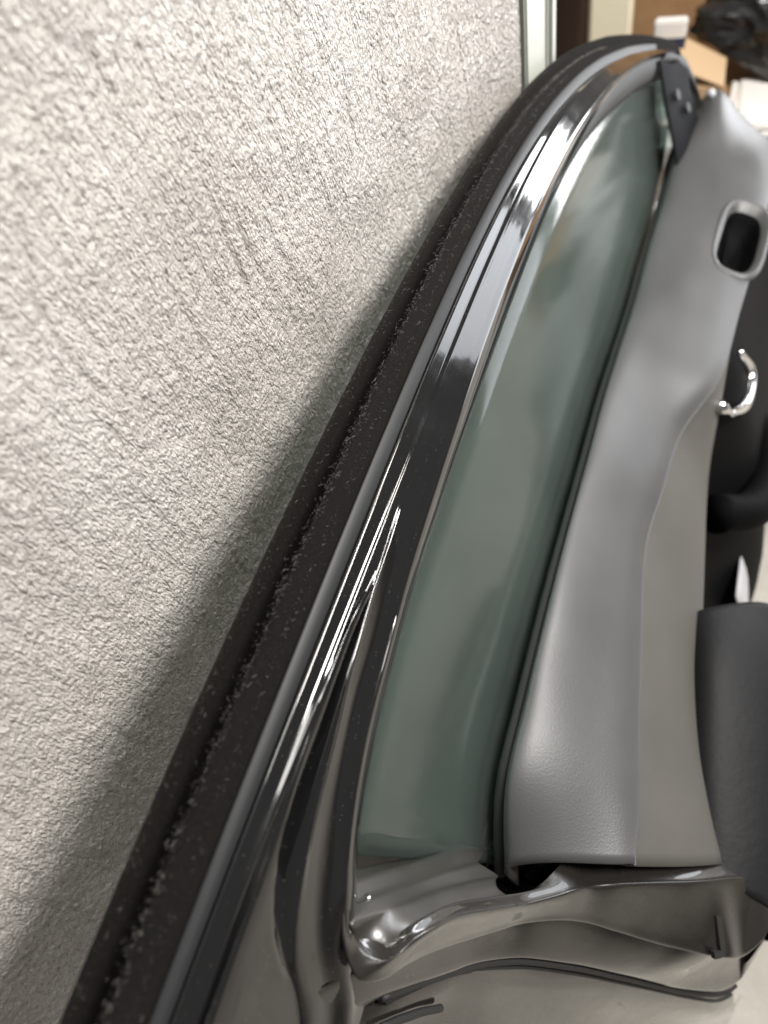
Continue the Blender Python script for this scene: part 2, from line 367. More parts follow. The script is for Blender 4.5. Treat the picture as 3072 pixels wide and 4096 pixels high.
K['R4'] = [(13.2, 1060.0, 96.1), (13.2, 1030.0, 108.4), (13.1, 1000.0, 120.5), (13.1, 950.0, 140.5), (13.0, 900.0, 159.7), (12.9, 850.0, 177.8), (12.8, 800.0, 194.7), (12.6, 700.0, 223.8), (12.6, 600.0, 245.8), (12.6, 500.0, 260.4), (12.6, 400.0, 267.7), (12.6, 300.0, 268.5), (12.6, 200.0, 264.3), (12.6, 120.0, 258.3), (13.5, 57.9, 249.2), (13.5, 47.4, 246.0), (13.5, 36.8, 243.3), (13.5, 26.0, 240.9), (13.5, 15.2, 239.1), (13.5, 4.4, 237.4), (13.5, -6.4, 235.3), (13.5, -16.9, 232.3), (13.5, -27.3, 228.7), (13.5, -37.5, 224.6), (13.5, -47.4, 219.9), (13.5, -57.2, 214.9), (13.5, -67.0, 210.0), (13.5, -76.8, 205.1), (13.5, -86.3, 199.6), (13.5, -94.7, 192.5), (13.5, -101.2, 183.7), (13.5, -106.3, 174.0), (13.5, -109.9, 167.2), (13.5, -117.6, 161.0), (13.5, -130.3, 152.8)]
K['L7'] = [(14.8, 1060.0, 94.2), (14.8, 1030.0, 106.7), (14.8, 1000.0, 119.0), (14.8, 950.0, 139.0), (14.8, 900.0, 158.0), (14.8, 850.0, 175.9), (14.8, 800.0, 192.5), (14.8, 700.0, 220.9), (14.8, 600.0, 242.5), (14.8, 500.0, 256.8), (14.8, 400.0, 264.0), (14.8, 300.0, 264.8), (14.8, 200.0, 259.9), (14.8, 120.0, 252.9), (14.8, 72.8, 247.7), (14.8, 26.7, 239.6), (14.8, -19.0, 229.6), (14.8, -61.5, 210.7), (14.8, -96.6, 180.1), (9.0, -99.8, 159.0), (9.0, -102.6, 144.0)]
K['L8'] = [(8.5, 1060.0, 92.7), (8.5, 1030.0, 105.1), (8.5, 1000.0, 117.3), (8.5, 950.0, 136.9), (8.5, 900.0, 155.3), (8.5, 850.0, 172.2), (8.5, 800.0, 187.3), (8.5, 700.0, 211.9), (8.5, 600.0, 228.8), (8.5, 500.0, 238.7), (8.5, 400.0, 242.7), (8.5, 300.0, 242.2), (8.5, 200.0, 238.5), (8.5, 120.0, 233.9), (8.5, 89.4, 232.0), (8.5, 41.2, 224.6), (8.5, -6.3, 214.1), (8.5, -51.7, 196.7), (8.5, -90.1, 166.9), (5.0, -92.3, 153.4), (5.0, -93.7, 142.4)]
K['G0'] = [(0.0, -65.8, 178.4), (0.0, -58.2, 161.9), (0.0, -50.9, 145.2), (0.0, -44.1, 128.4), (0.0, -37.2, 111.6), (0.0, -30.1, 94.9), (0.0, -22.9, 78.2), (0.0, -15.2, 61.8), (0.0, -8.8, 44.8), (0.0, -4.2, 27.2)]
K['G1'] = [(8.0, -76.1, 184.4), (8.0, -68.3, 170.5), (8.0, -61.5, 156.1), (8.0, -54.9, 141.6), (8.0, -48.3, 127.1), (8.0, -41.7, 112.6), (8.0, -35.3, 98.0), (8.0, -29.4, 83.2), (8.0, -23.5, 68.4), (8.0, -17.7, 53.6)]
K['G2'] = [(16.0, -83.7, 191.6), (16.0, -75.1, 175.0), (16.0, -66.5, 158.5), (16.0, -58.6, 141.6), (16.0, -51.2, 124.5), (16.0, -44.0, 107.3), (16.0, -37.3, 89.9), (16.0, -30.6, 72.5), (16.0, -24.4, 54.9), (16.0, -18.6, 37.1)]
K['G3'] = [(16.5, -95.0, 172.5), (22.0, -83.5, 170.4), (24.6, -74.3, 161.8), (25.6, -67.7, 150.6), (26.0, -62.2, 138.8), (26.0, -57.3, 126.8), (26.0, -52.4, 114.7), (26.0, -47.5, 102.6), (26.0, -43.0, 90.4), (26.0, -38.4, 78.2), (26.0, -33.8, 66.0), (26.0, -29.3, 53.8)]
K['G4'] = [(18.5, -95.0, 169.0), (26.9, -83.6, 168.6), (29.9, -74.8, 157.3), (31.2, -67.8, 144.4), (32.0, -61.8, 130.9), (32.0, -56.9, 117.0), (32.0, -52.1, 103.0), (32.0, -47.3, 89.0), (32.0, -42.7, 75.0), (32.0, -38.2, 60.9), (32.0, -33.6, 46.9), (32.0, -29.1, 32.8)]
K['F0'] = [(10.0, -70.7, 188.6), (13.8, -86.5, 181.0), (26.6, -90.3, 171.9), (33.3, -78.4, 161.4), (35.6, -68.7, 146.4), (36.0, -61.0, 130.2), (36.3, -54.8, 113.3), (36.8, -49.3, 96.2), (38.0, -43.5, 79.2), (39.4, -37.6, 62.2), (41.0, -31.6, 45.3), (45.7, -23.9, 29.8), (51.0, -15.7, 14.6), (56.5, -7.0, -0.1), (62.1, 0.6, -15.4), (74.0, 7.9, -26.7), (83.9, 14.7, -40.0), (93.0, 21.3, -54.1), (102.0, 27.8, -68.2), (111.0, 34.4, -82.4), (118.9, 41.2, -97.0), (125.9, 48.2, -112.0), (133.0, 55.3, -127.0), (140.0, 62.3, -142.0), (147.0, 69.3, -157.0), (151.8, 75.8, -173.0), (154.8, 81.9, -189.7), (157.8, 87.9, -206.4), (160.9, 94.0, -223.0), (163.9, 100.1, -239.7), (167.0, 106.1, -256.4), (170.0, 112.2, -273.1)]
K['F1'] = [(14.0, -73.4, 202.7), (16.3, -89.4, 193.4), (22.5, -100.4, 180.4), (25.0, -96.5, 162.6), (25.0, -88.2, 145.8), (25.0, -80.3, 128.9), (25.0, -73.5, 111.4), (25.6, -66.9, 93.9), (26.8, -60.3, 76.4), (28.3, -53.5, 59.0), (31.2, -46.1, 42.0), (34.1, -38.7, 25.1), (39.8, -31.6, 8.7), (46.4, -25.1, -7.6), (52.2, -19.8, -24.6), (58.9, -15.7, -41.6), (66.6, -13.0, -58.4), (75.1, -10.2, -74.9), (85.1, -7.7, -90.5), (95.6, -4.8, -105.8), (107.1, -1.5, -120.2), (119.1, 1.9, -134.1), (132.3, 6.4, -145.9), (139.4, 12.7, -162.0), (149.7, 26.3, -167.4), (157.4, 41.2, -168.1), (159.2, 48.4, -185.3), (160.9, 55.5, -202.6), (162.5, 62.6, -219.8), (164.2, 69.7, -237.1), (165.9, 76.8, -254.4), (167.6, 83.9, -271.6), (169.3, 91.0, -288.9), (171.0, 98.1, -306.1)]
K['F1s'] = [(18.0, -118.6, 197.1), (22.5, -105.5, 177.3), (25.0, -93.5, 156.6), (25.0, -82.8, 134.9), (25.0, -74.0, 112.4), (25.9, -65.4, 89.9), (27.5, -56.8, 67.3), (30.6, -47.5, 45.2), (34.5, -37.9, 23.4), (42.5, -28.9, 2.4), (50.3, -21.5, -19.1), (58.7, -15.8, -41.0), (68.6, -12.2, -62.8), (80.6, -8.8, -83.5), (93.8, -5.3, -103.4), (108.6, -1.0, -122.1), (125.7, 3.5, -138.0), (137.0, 10.5, -157.6), (149.6, 26.2, -167.5), (157.9, 43.1, -172.5), (160.1, 52.3, -194.8), (162.3, 61.4, -217.1), (164.5, 70.6, -239.3), (166.6, 79.7, -261.6), (168.8, 88.9, -283.9), (171.0, 98.1, -306.1)]
K['DRN'] = [(14.0, -116.3, 129.4), (14.0, -113.2, 120.6), (14.0, -110.2, 111.8), (14.0, -107.6, 102.8), (14.0, -104.9, 93.9), (14.0, -102.6, 84.9), (14.0, -100.6, 75.8), (14.0, -98.5, 66.7)]
K['S1'] = [(8.0, -118.3, 158.6), (11.5, -106.1, 137.8), (13.1, -97.2, 115.2), (14.5, -88.9, 92.4), (16.2, -80.5, 69.6), (18.8, -71.2, 47.3), (23.8, -63.0, 24.9), (30.3, -55.7, 2.6), (36.5, -50.3, -20.3), (42.6, -45.6, -43.4), (48.7, -41.0, -66.5), (54.8, -37.1, -89.7), (61.0, -33.4, -113.0), (67.2, -29.6, -136.2), (73.6, -26.0, -159.5), (80.5, -22.4, -182.5), (87.4, -18.8, -205.6), (95.8, -14.0, -227.9), (105.1, -8.5, -249.7), (114.8, -1.3, -270.8), (125.6, 11.7, -281.7), (132.0, 23.5, -261.4)]
K['S2'] = [(6.0, -123.9, 142.5), (9.6, -108.0, 112.7), (11.5, -93.3, 82.1), (14.9, -77.6, 52.4), (18.5, -71.1, 19.2), (21.8, -65.4, -14.2), (26.3, -59.8, -47.4), (32.6, -54.5, -80.4), (38.9, -49.1, -113.4), (45.2, -43.9, -146.4), (51.5, -38.7, -179.5), (57.8, -33.6, -212.5), (64.6, -28.4, -245.4), (71.7, -23.1, -278.3), (78.7, -17.8, -311.1), (84.4, -13.2, -344.3), (88.9, -9.3, -377.8), (93.4, -5.4, -411.3), (98.2, 1.5, -444.3), (103.0, 10.0, -476.8)]
K['S3'] = [(0.0, -145.4, 167.1), (2.6, -138.4, 104.2), (5.0, -130.1, 41.3), (7.6, -122.0, -21.6), (10.1, -113.8, -84.4), (13.0, -105.6, -147.2), (16.0, -97.5, -210.1), (18.9, -89.3, -272.9), (23.4, -79.8, -335.5), (28.8, -69.6, -397.8), (34.2, -59.3, -460.2), (39.7, -49.1, -522.6), (45.6, -38.1, -584.7), (61.3, -9.5, -639.1), (78.3, 20.3, -674.7), (95.0, 45.0, -618.7)]
K['C0'] = [(6.0, 925.5, 15.1), (6.0, 861.9, 13.5), (6.0, 798.4, 14.6), (6.0, 735.0, 19.8), (6.0, 671.6, 23.6), (6.0, 608.0, 24.7), (6.0, 544.7, 29.9), (6.0, 481.5, 36.5), (6.0, 418.1, 41.3), (6.0, 354.5, 42.6), (6.0, 291.0, 44.6), (6.0, 227.5, 46.6), (6.0, 163.9, 46.7), (6.0, 100.4, 44.7), (6.0, 37.0, 40.0), (6.0, -10.5, 4.1)]
K['C3'] = [(126.0, 818.8, -22.0), (124.0, 789.0, -22.0), (121.9, 759.2, -22.0), (119.3, 729.5, -22.0), (116.7, 699.7, -22.0), (114.2, 670.0, -22.0), (111.3, 640.3, -22.0), (108.2, 610.6, -22.0), (105.8, 580.9, -22.0), (103.6, 551.1, -22.0), (100.7, 521.4, -22.0), (94.1, 492.4, -22.0), (82.2, 465.0, -22.0), (71.1, 437.3, -22.0), (65.4, 408.1, -22.0), (62.7, 378.4, -22.0), (59.9, 348.7, -22.0), (56.2, 319.1, -22.0), (54.9, 289.3, -22.0), (56.8, 259.6, -22.0), (60.1, 229.9, -22.0), (63.8, 200.3, -22.0), (67.5, 170.7, -22.0), (70.8, 141.0, -22.0), (74.6, 111.4, -22.0), (79.1, 81.9, -22.0), (83.0, 52.3, -22.0), (84.8, 22.6, -22.0)]
K['C5'] = [(74.9, 574.6, -125.0), (76.3, 535.0, -125.0), (77.6, 495.4, -125.0), (79.0, 455.8, -125.0), (80.8, 416.3, -125.0), (83.4, 376.7, -125.0), (86.1, 337.2, -125.0), (88.8, 297.7, -125.0), (91.4, 258.1, -125.0), (94.1, 218.6, -125.0), (98.5, 179.2, -125.0), (105.0, 140.1, -125.0), (114.1, 101.6, -125.0), (124.3, 63.3, -125.0)]

# ------------------------------------------------------------------ the car door
LEAN = math.radians(16)
VB = 0.620                                   # belt line above the door's lower edge
door = empty('car_door', (VB * math.sin(LEAN), 0, BELT_Z - VB * math.cos(LEAN)), (0, -LEAN, 0))
tag(door, 'black front car door with felt-lined window frame leaning on the stucco wall', 'car door')
def D(n, u, v): return Vector((n, u, v + VB))
def mm(P): return [D(a / 1000, b / 1000, c / 1000) for a, b, c in P]
for k in K: K[k] = mm(K[k])
M = 170
def rail(V, N):
    """one long line of the window frame: height table V, depth table N (mm)"""
    if not isinstance(N, (list, tuple)): N = [N] * len(US)
    return [D(N[i] / 1000, US[i] / 1000, V[i] / 1000) for i in range(len(US))][::-1]
def off(P, dn, dv): return [p + Vector((dn, 0, dv)) for p in P]
L0, L2 = rail(RAIL_L0, RAIL_N_L0), rail(RAIL_L2, RAIL_N_L2)
L3, L4 = rail(RAIL_L3, RAIL_N_L3), rail(RAIL_L4, RAIL_N_L4)
L6 = rail(RAIL_L6, RAIL_N_L6)
def C_(P, m=M): return crv(P, m)

# outer flocked lobe of the seal, groove, then the broad flocked lobe
lobeA = [off(L0, -.004, -.030), off(L0, -.005, -.016), off(L0, -.004, -.006), off(L0, -.0005, -.0005), off(L0, .004, .0008),
         off(L0, .0075, -.0018), off(L0, .0105, -.008), off(L0, .0125, -.016), off(L0, .013, -.032)]
grid('outer_seal', cross([C_(r) for r in lobeA], 3), FLOCK, door)
mid = [(a * .45 + b * .55) for a, b in zip(L2, L3)]
lobeB = [off(L2, -.0045, -.022), off(L2, -.004, -.012), off(L2, -.003, -.004), off(L2, -.0006, -.0006), off(L2, .0016, .0004),
         [p + Vector((0, 0, .0010)) for p in mid], off(L3, -.0012, .0004), off(L3, -.0006, -.003)]
grid('inner_seal', cross([C_(r) for r in lobeB], 3), FLOCK, door)
# satin lip between felt and paint
lip = [off(L3, -.0014, -.004), off(L3, -.0008, .0001), off(L3, .0002, .0006), [(a + b) / 2 + Vector((.0002, 0, .0004)) for a, b in zip(L3, L4)],
       off(L4, -.0004, .0002), off(L4, .0000, -.0022), off(L4, -.0015, -.004)]
grid('seal_lip', cross([C_(r) for r in lip], 3), LIP, door)

# painted frame: step, main face, split into the pillar with its groove, rolled edge
def C2(name, dn=0, dv=0): return C_(off(K[name], dn, dv))
cL4, cL6 = C_(off(L4, .0006, -.0030)), C_(L6)
step = [C_(off(L4, -.0006, -.0065)), cL4, [p + Vector((-.0014, 0, .0008)) for p in cL6], cL6]
# all lines of the face run from the mirror end to the latch end
cLv = C2('Lv')
def blend(i):                 # 0 on the plain rail, 1 where the pillar groove is fully open
    u = i.y
    return max(0.0, min(1.0, (0.095 - u) / 0.10))
sm = lambda x: x * x * (3 - 2 * x)
cVa, cR2, cR3, cR4, c7, c8 = (C2(k) for k in ('Va', 'R2', 'R3', 'R4', 'L7', 'L8'))
def late(p): return sm(max(0.0, min(1.0, (-.01 - p.y) / .05)))
cVa = [(a * .6 + c * .4) * (1 - late(b)) + b * late(b) for a, b, c in zip(cLv, cVa, cR2)]
bead = [x * .28 + y * .72 + Vector((-.0012 * late(y), 0, 0)) for x, y in zip(cL6, cLv)]
cLv2 = [p + Vector((.0006 * sm(blend(p)), 0, .0)) for p in cLv]
cVa0 = [x * .75 + y * .25 + Vector((-.0022 * sm(blend(y)), 0, 0)) for x, y in zip(cLv, cVa)]
def taper(p): return sm(max(0, min(1, (p.y + .112) / .05)))
Vc = [(x * .55 + y * .45) + Vector((-.011 * sm(blend(y)) * taper(y), 0, -.002 * sm(blend(y)) * taper(y))) for x, y in zip(cVa, cR2)]
Vc2 = [(x * .2 + y * .8) + Vector((-.0075 * sm(blend(y)) * taper(y), 0, -.001 * sm(blend(y)) * taper(y))) for x, y in zip(cVa, cR2)]
R2r = [p + Vector((.0004 * sm(blend(p)), 0, 0)) for p in cR2]
R3r = [p + Vector((.0006 * sm(blend(p)), 0, 0)) for p in cR3]
cf = [(x + y) / 2 + Vector((-.0016 * sm(blend(y)), 0, 0)) for x, y in zip(cR3, cR4)]
edge1 = [x * .6 + y * .4 + Vector((.0018, 0, .0006)) for x, y in zip(c7, c8)]
edge2 = [x * .15 + y * .85 + Vector((.0008, 0, -.0004)) for x, y in zip(c7, c8)]
face = step + [bead, cLv2, cVa, Vc, cR2, cR3, cf, cR4, c7, edge1, edge2, c8,
               off(c8, -.004, .0004), off(c8, -.016, .002)]
grid('window_frame', cross(face, 4, sharp=(1, 2, 3, 12)), PAINT, door)
# body of the frame behind seals and face, so that it is no sheet
core = [off(L0, .002, -.034), off(L2, -.004, -.022), off(L4, -.004, -.006), off(L6, -.004, -.006), off(L6, -.006, -.016), off(L6, -.03, -.02)]
grid('frame_core', [C_(r, 60) for r in core], RUBBER, door, closed=True)

# rubber glass run inside the frame, widening towards the mirror end
far = lambda p: max(0.0, min(1.0, (p.y - .35) / .45))
run = [off(c8, -.001, -.0002),
       [p + Vector((-.002, -.000, -.0022 - .010 * sm(far(p)))) for p in c8],
       [p + Vector((-.006, -.000, -.0030 - .020 * sm(far(p)))) for p in c8],
       [p + Vector((-.011, 0, -.0020 - .026 * sm(far(p)))) for p in c8]]
grid('glass_run', cross(run, 3), RUBBER, door, solid=.001)

# the pillar jamb down to the belt, and the flange around the shut face
mj = 70
jamb = [C_(K['G0'], mj), C_(K['G1'], mj), C_(K['G2'], mj), C_(K['G3'], mj), C_(K['G4'], mj)]
jr = [off(jamb[0], -.010, .0), jamb[0], jamb[1], [p + Vector((.0018, -.0006, .0008)) for p in jamb[1]], jamb[2],
      [a * .45 + b * .55 + Vector((-.0022, .0016, 0)) for a, b in zip(jamb[2], jamb[3])], jamb[3], jamb[4], [p + Vector((.001, .003, -.003)) for p in jamb[4]]]
grid('pillar_jamb', cross(jr, 4, sharp=(1, 2, 3)), PAINT_JAMB, door, solid=.0012, offset=1)
mf = 150
f0, f1, f1s = C_(K['F0'], mf), C_(K['F1'], mf), C_(K['F1s'], mf)
def slot(c):                                   # flange stays uncut by the latch
    return False
wide = lambda p: sm(max(0, min(1, (p.x - .042) / .02)))
fl_rows = [[p + Vector((-.006 - .008 * wide(p), .006 + .014 * wide(p), -.004)) for p in f0], [p + Vector((-.0045, .006, -.002)) for p in f0], [p + Vector((-.002, .0015, 0)) for p in f0], f0, [a * .82 + b * .18 + Vector((.0008, 0, .0006)) for a, b in zip(f0, f1)],
           [(a + b) / 2 + Vector((.0004, 0, .0004)) for a, b in zip(f0, f1)], [a * .15 + b * .85 for a, b in zip(f0, f1)],
           [p + Vector((-.0002, -.0012, .0)) for p in f1], [p + Vector((-.0022, -.0014, -.0012)) for p in f1], [p + Vector((-.0034, .003, -.002)) for p in f1]]
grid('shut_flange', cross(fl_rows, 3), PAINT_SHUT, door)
fj = min(range(mf), key=lambda q: abs(f0[q].x - .1225))
fn = ((f0[fj + 3] - f0[fj - 3]).cross(f1[fj] - f0[fj])).normalized()
if fn.x < 0: fn = -fn
ft = (f0[fj + 3] - f0[fj - 3]).normalized()
def onf(w, o, h): return f0[fj] * (1 - w) + f1[fj] * w + ft * o + fn * h
for nm, quad in (('latch_slot', ((.46, -.0035), (.46, .0035), (1.01, .0035), (1.01, -.0035))), ('latch_slot', ((.93, -.012), (.93, -.0035), (1.03, -.0035), (1.03, -.012)))):  # raised black prisms stand in for the shade inside the L-shaped slot
    vv = [onf(w, o, -.002) for w, o in quad] + [onf(w, o, .0012) for w, o in quad]
    mesh_obj(nm, vv, [(4, 5, 6, 7), (0, 1, 5, 4), (1, 2, 6, 5), (2, 3, 7, 6), (3, 0, 4, 7)], RUBBER, door, False)

s1, s2, s3 = C_(K['S1'], mf), C_(K['S2'], mf), C_(K['S3'], mf)
back = lambda P, d: [p + Vector((-d, d * .5, -d * .5)) for p in P]
sh = [back(f1s, .010), back(f1s, .0085), [a * .6 + b * .4 + Vector((-.005, 0, -.003)) for a, b in zip(f1s, s1)],
      [a * .15 + b * .85 for a, b in zip(f1s, s1)], s1, [p + Vector((-.003, .002, -.002)) for p in s1]]
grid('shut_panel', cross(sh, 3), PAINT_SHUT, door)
for q, (w, r) in enumerate(((.12, .0026), (.40, .0016))):
    tube('shut_seal_rib', [a * (1 - w) + b * w + Vector((-.002, 0, -.002)) for a, b in zip(s1, s2)][8:-6:2], r, RUBBER, door, 8)
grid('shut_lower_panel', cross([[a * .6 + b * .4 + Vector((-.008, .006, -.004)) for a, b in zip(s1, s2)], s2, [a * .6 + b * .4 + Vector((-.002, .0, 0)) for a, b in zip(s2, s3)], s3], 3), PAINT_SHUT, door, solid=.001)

g1 = crv(K['G1'], 30)
tube('jamb_screw', [g1[3] + Vector((-.001, .0, 0)), g1[3] + Vector((.0012, -.0008, .0008)), g1[3] + Vector((.002, -.0012, .0012))], [.0017, .0017, .0009], CHROME, door, 10)
tube('drain_slot', crv(K['DRN'], 16), .0022, RUBBER, door, 8)

# window glass
def vt(tab, u):
    for i in range(len(US) - 1):
        a, b_ = US[i] / 1000, US[i + 1] / 1000
        if a <= u <= b_: return (tab[i] + (tab[i + 1] - tab[i]) * (u - a) / (b_ - a)) / 1000
    return tab[-1] / 1000
gus = [-.060 + 1.105 * i / 60 for i in range(61)]
def gtop(u): return (vt(RAIL_L8, u) + .004) if u > -.02 else (vt(RAIL_L8, -.02) + .004) + (u + .02) * .35
top = [D(-.007, u, gtop(u)) for u in gus]
bot = [D(-.007, max(u, -.060 + (.062 * min(1, max(0, (.18 - 0) / .18)))) if u < .004 else u, -.03) for u in gus]
grid('window_glass', [[top[i] * (1 - k / 6) + bot[i] * k / 6 for i in range(61)] for k in range(7)], GLASS, door, solid=.0035, offset=0)

# inner belt seal and card
c0 = [p.copy() for p in K['C0']]
c0 = [D(.012, 1.05, .012)] + c0
mc = 150
tube('belt_seal', off(crv(c0, 60), -.005, -.010), .0042, RUBBER, door, 10)
C0 = crv(c0, mc)
C3 = crv([D(.122, 1.02, -.045), D(.129, .92, -.030)] + K['C3'][1:], mc)
def lerp(a, b, w): return [x * (1 - w) + y * w for x, y in zip(a, b)]
C0 = C0
wob = lambda p, a: Vector((0, 0, a * noise.fractal(Vector((p.x * 9, p.y * 7, 3)), .8, 2, 2)))
def ledge(w, up):
    out = []
    for p in lerp(C0, C3, w):
        horn = .034 * sm(max(0, min(1, (p.y - .90) / .12))) * math.exp(-((w - .42) / .22) ** 2)
        out.append(p + Vector((.002, 0, up + horn)))
    return out
card_rows = [off(C0, .000, -.030), off(C0, .0, -.006), off(C0, .003, .001), ledge(.06, .0100), ledge(.15, .0145), ledge(.28, .0155), ledge(.44, .0142), ledge(.62, .0108),
             ledge(.84, .0055), off(C3, -.0015, .0008), off(C3, 0, -.002), off(C3, -.003, -.006), off(C3, -.012, -.012)]
cr_ = cross(card_rows, 5)
cr_ = [[p + wob(p, .0050 * math.sin(math.pi * min(1, max(0, (i - 14) / 28)))) for p in r] for i, r in enumerate(cr_)]
# grip opening cut through the ledge
target = D(.100, .736, -.019)
gi, gj = min(((i, j) for i in range(len(cr_)) for j in range(mc)), key=lambda q: (cr_[q[0]][q[1]] - target).length)
HC = cr_[gi][gj]
HA = (cr_[gi][gj - 3] - cr_[gi][gj + 3]).normalized()
HB = (cr_[gi + 3][gj] - cr_[gi - 3][gj]).normalized(); HN = HB.cross(HA).normalized()
if HN.x + HN.z < 0: HN = -HN
HB = HN.cross(HA).normalized()
def in_hole(c):
    d = c - HC; a = d.dot(HA) / .072; e = d.dot(HB) / .026
    return abs(a) ** 3.2 + abs(e) ** 3.2 < 1 and abs(d.dot(HN)) < .03
grid('door_card', cr_, CARD, door, skip=in_hole, solid=.0026)
ring = []
for k in range(8):
    w = [(.078, .0325, -.003), (.075, .030, .0008), (.073, .0285, .0010), (.070, .0265, .0002), (.060, .0225, -.008), (.053, .0195, -.014), (.046, .017, -.030), (.0, .0, -.034)][k]
    ring.append([HC + HA * w[0] * math.copysign(abs(math.cos(q)) ** .62, math.cos(q)) + HB * w[1] * math.copysign(abs(math.sin(q)) ** .62, math.sin(q)) + HN * w[2]
                 for q in [2 * math.pi * i / 48 for i in range(49)]])
go = grid('grip_rim', ring[:5], CARD, door)
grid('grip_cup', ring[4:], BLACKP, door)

# greige lower panel below the ledge (latch end), black panels and arm rest
C5 = K['C5']
C3n = [p for p in C3 if p.y < .585]
mq = 60
c3q, c5q = crv(off(C3n, -.004, -.007), mq), crv(C5, mq)
grid('side_panel', cross([off(c3q, -.004, .002), c3q, [p + Vector((.004, 0, 0)) for p in lerp(c3q, c5q, .5)], c5q, off(c5q, -.012, -.012)], 4), BEIGE, door, solid=.0015)
lu = [.05 + .0175 * i for i in range(60)]
def lo(u): return sm(max(0, min(1, (u - .42) / .2)))
grid('lower_card', cross([[D(.030 + .050 * lo(u), u, -.03) for u in lu], [D(.034 + .062 * lo(u), u, -.07) for u in lu], [D(.040 + .064 * lo(u), u, -.14) for u in lu],
      [D(.050 + .056 * lo(u), u, -.30) for u in lu], [D(.060 + .030 * lo(u), u, -.52) for u in lu], [D(.02, u, -.60) for u in lu]], 4), BLACKP, door, solid=.002)
arm = [[D(.070, .40, -.118), D(.076, .35, -.118), D(.080, .29, -.118), D(.086, .20, -.122), D(.094, .11, -.128), D(.102, .05, -.132)],
       [D(.100, .42, -.112), D(.106, .35, -.104), D(.110, .29, -.104), D(.114, .20, -.112), D(.120, .11, -.122), D(.126, .05, -.130)],
       [D(.140, .47, -.150), D(.146, .38, -.140), D(.150, .29, -.140), D(.152, .20, -.146), D(.154, .11, -.152), D(.154, .05, -.160)],
       [D(.158, .48, -.20), D(.166, .38, -.19), D(.168, .29, -.19), D(.168, .20, -.195), D(.168, .11, -.20), D(.166, .05, -.21)],
       [D(.150, .47, -.27), D(.156, .38, -.28), D(.158, .29, -.28), D(.158, .20, -.28), D(.156, .11, -.28), D(.152, .05, -.28)],
       [D(.070, .46, -.33), D(.072, .38, -.34), D(.074, .29, -.34), D(.074, .20, -.34), D(.074, .11, -.34), D(.072, .05, -.34)]]
arm = [[Vector((p.x, .05 + (p.y - .05) * .64, p.z)) for p in r] for r in arm]
grid('arm_rest', cross([crv(r, 40) for r in arm], 6), LEATHER, door, solid=.002)
tube('pull_bar', crv([D(.076, .47, -.20), D(.104, .50, -.235), D(.118, .56, -.27), D(.118, .66, -.31), D(.100, .74, -.34), D(.076, .78, -.35)], 30), .024, BLACKP, door, 14)
grid('pocket_trim', cross([[D(.0835, .46 + .03 * i, -.36 - .004 * i) for i in range(12)], [D(.086, .46 + .03 * i, -.43) for i in range(12)], [D(.080, .46 + .03 * i, -.52) for i in range(12)]], 3), PALEP, door, solid=.002)
rh = tube('release_handle', crv([D(.102, .62, -.085), D(.108, .64, -.135), D(.105, .59, -.140), D(.098, .53, -.098)], 24), [.003 + .0045 * math.sin(math.pi * (i + 1) / 25) for i in range(24)], CHROME, door, 12)
tube('handle_pivot', [D(.094, .50, -.055), D(.094, .515, -.075), D(.096, .525, -.092)], .007, CHROME, rh, 12)


# steel shell of the door with its bulged outer skin
sec = [(-.010, -.02), (-.030, -.012), (-.062, -.05), (-.092, -.16), (-.100, -.28), (-.092, -.44), (-.078, -.58), (-.070, -.612), (-.060, -.618), (-.040, -.60), (.02, -.59), (.045, -.50), (.05, -.2), (.02, -.06), (.0, -.035)]
rows = []
for (n, v) in sec:
    rows.append([D(n, u, v) for u in ([-.045 - .05 * max(0, v + .1) + .03 * max(0, -v - .3), .0, .3, .6, .9, 1.10 + .02 * math.sin(v * 6)])])
sh_ = grid('door_shell', rows + [rows[0]], PAINT, door)
me = sh_.data
bm = bmesh.new(); bm.from_mesh(me); bmesh.ops.remove_doubles(bm, verts=bm.verts, dist=1e-5); bmesh.ops.holes_fill(bm, edges=bm.edges, sides=0)
bmesh.ops.recalc_face_normals(bm, faces=bm.faces); bm.to_mesh(me); bm.free()
tube('outer_belt_seal', [D(-.016, -.03 + .02 * i, -.004 + .002 * math.sin(i * .1)) for i in range(55)], .006, RUBBER, door, 8)
sl_ = [[D(.011, .930, .140), D(.012, .923, .125), D(.016, .902, .081), D(.020, .887, .035), D(.020, .880, .010)],
       [D(.018, .955, .122), D(.018, .945, .112), D(.021, .925, .078), D(.026, .910, .035), D(.027, .905, .006)],
       [D(.022, .990, .108), D(.023, .975, .098), D(.027, .962, .070), D(.032, .950, .032), D(.035, .940, .0)],
       [D(.030, 1.010, .088), D(.030, .995, .070), D(.034, .990, .050), D(.038, .978, .022), D(.041, .965, -.004)]]
sail = grid('mirror_sail_panel', cross([crv(r, 30) for r in sl_], 5), SAIL, door, solid=.003)
sn = (sl_[2][2] - sl_[0][2]).cross(sl_[1][3] - sl_[1][1]).normalized()
if sn.x - sn.y < 0: sn = -sn
ax = sn.orthogonal().normalized(); ay = sn.cross(ax)
for q in (D(.0215, .9345, .090), D(.0285, .951, .063)):
    for nm, rr, hh, mt in (('bolt_hole', .0068, .0022, RUBBER),):
        vv = [q + sn * .002 + ax * math.cos(a) * rr + ay * math.sin(a) * rr for a in [k * math.pi / 8 for k in range(16)]]
        vv += [p + sn * hh for p in vv]
        mesh_obj(nm, vv, [tuple(range(16, 32))] + [(k, (k + 1) % 16, 16 + (k + 1) % 16, 16 + k) for k in range(16)], mt, sail, False)
X1 = crv([D(.0125, .98, .127), D(.013, 1.02, .108), D(.014, 1.054, .093), D(.018, 1.071, .0775), D(.025, 1.065, .059), D(.033, 1.042, .0415), D(.040, 1.016, .022), D(.045, 1.0, .0)], 50)
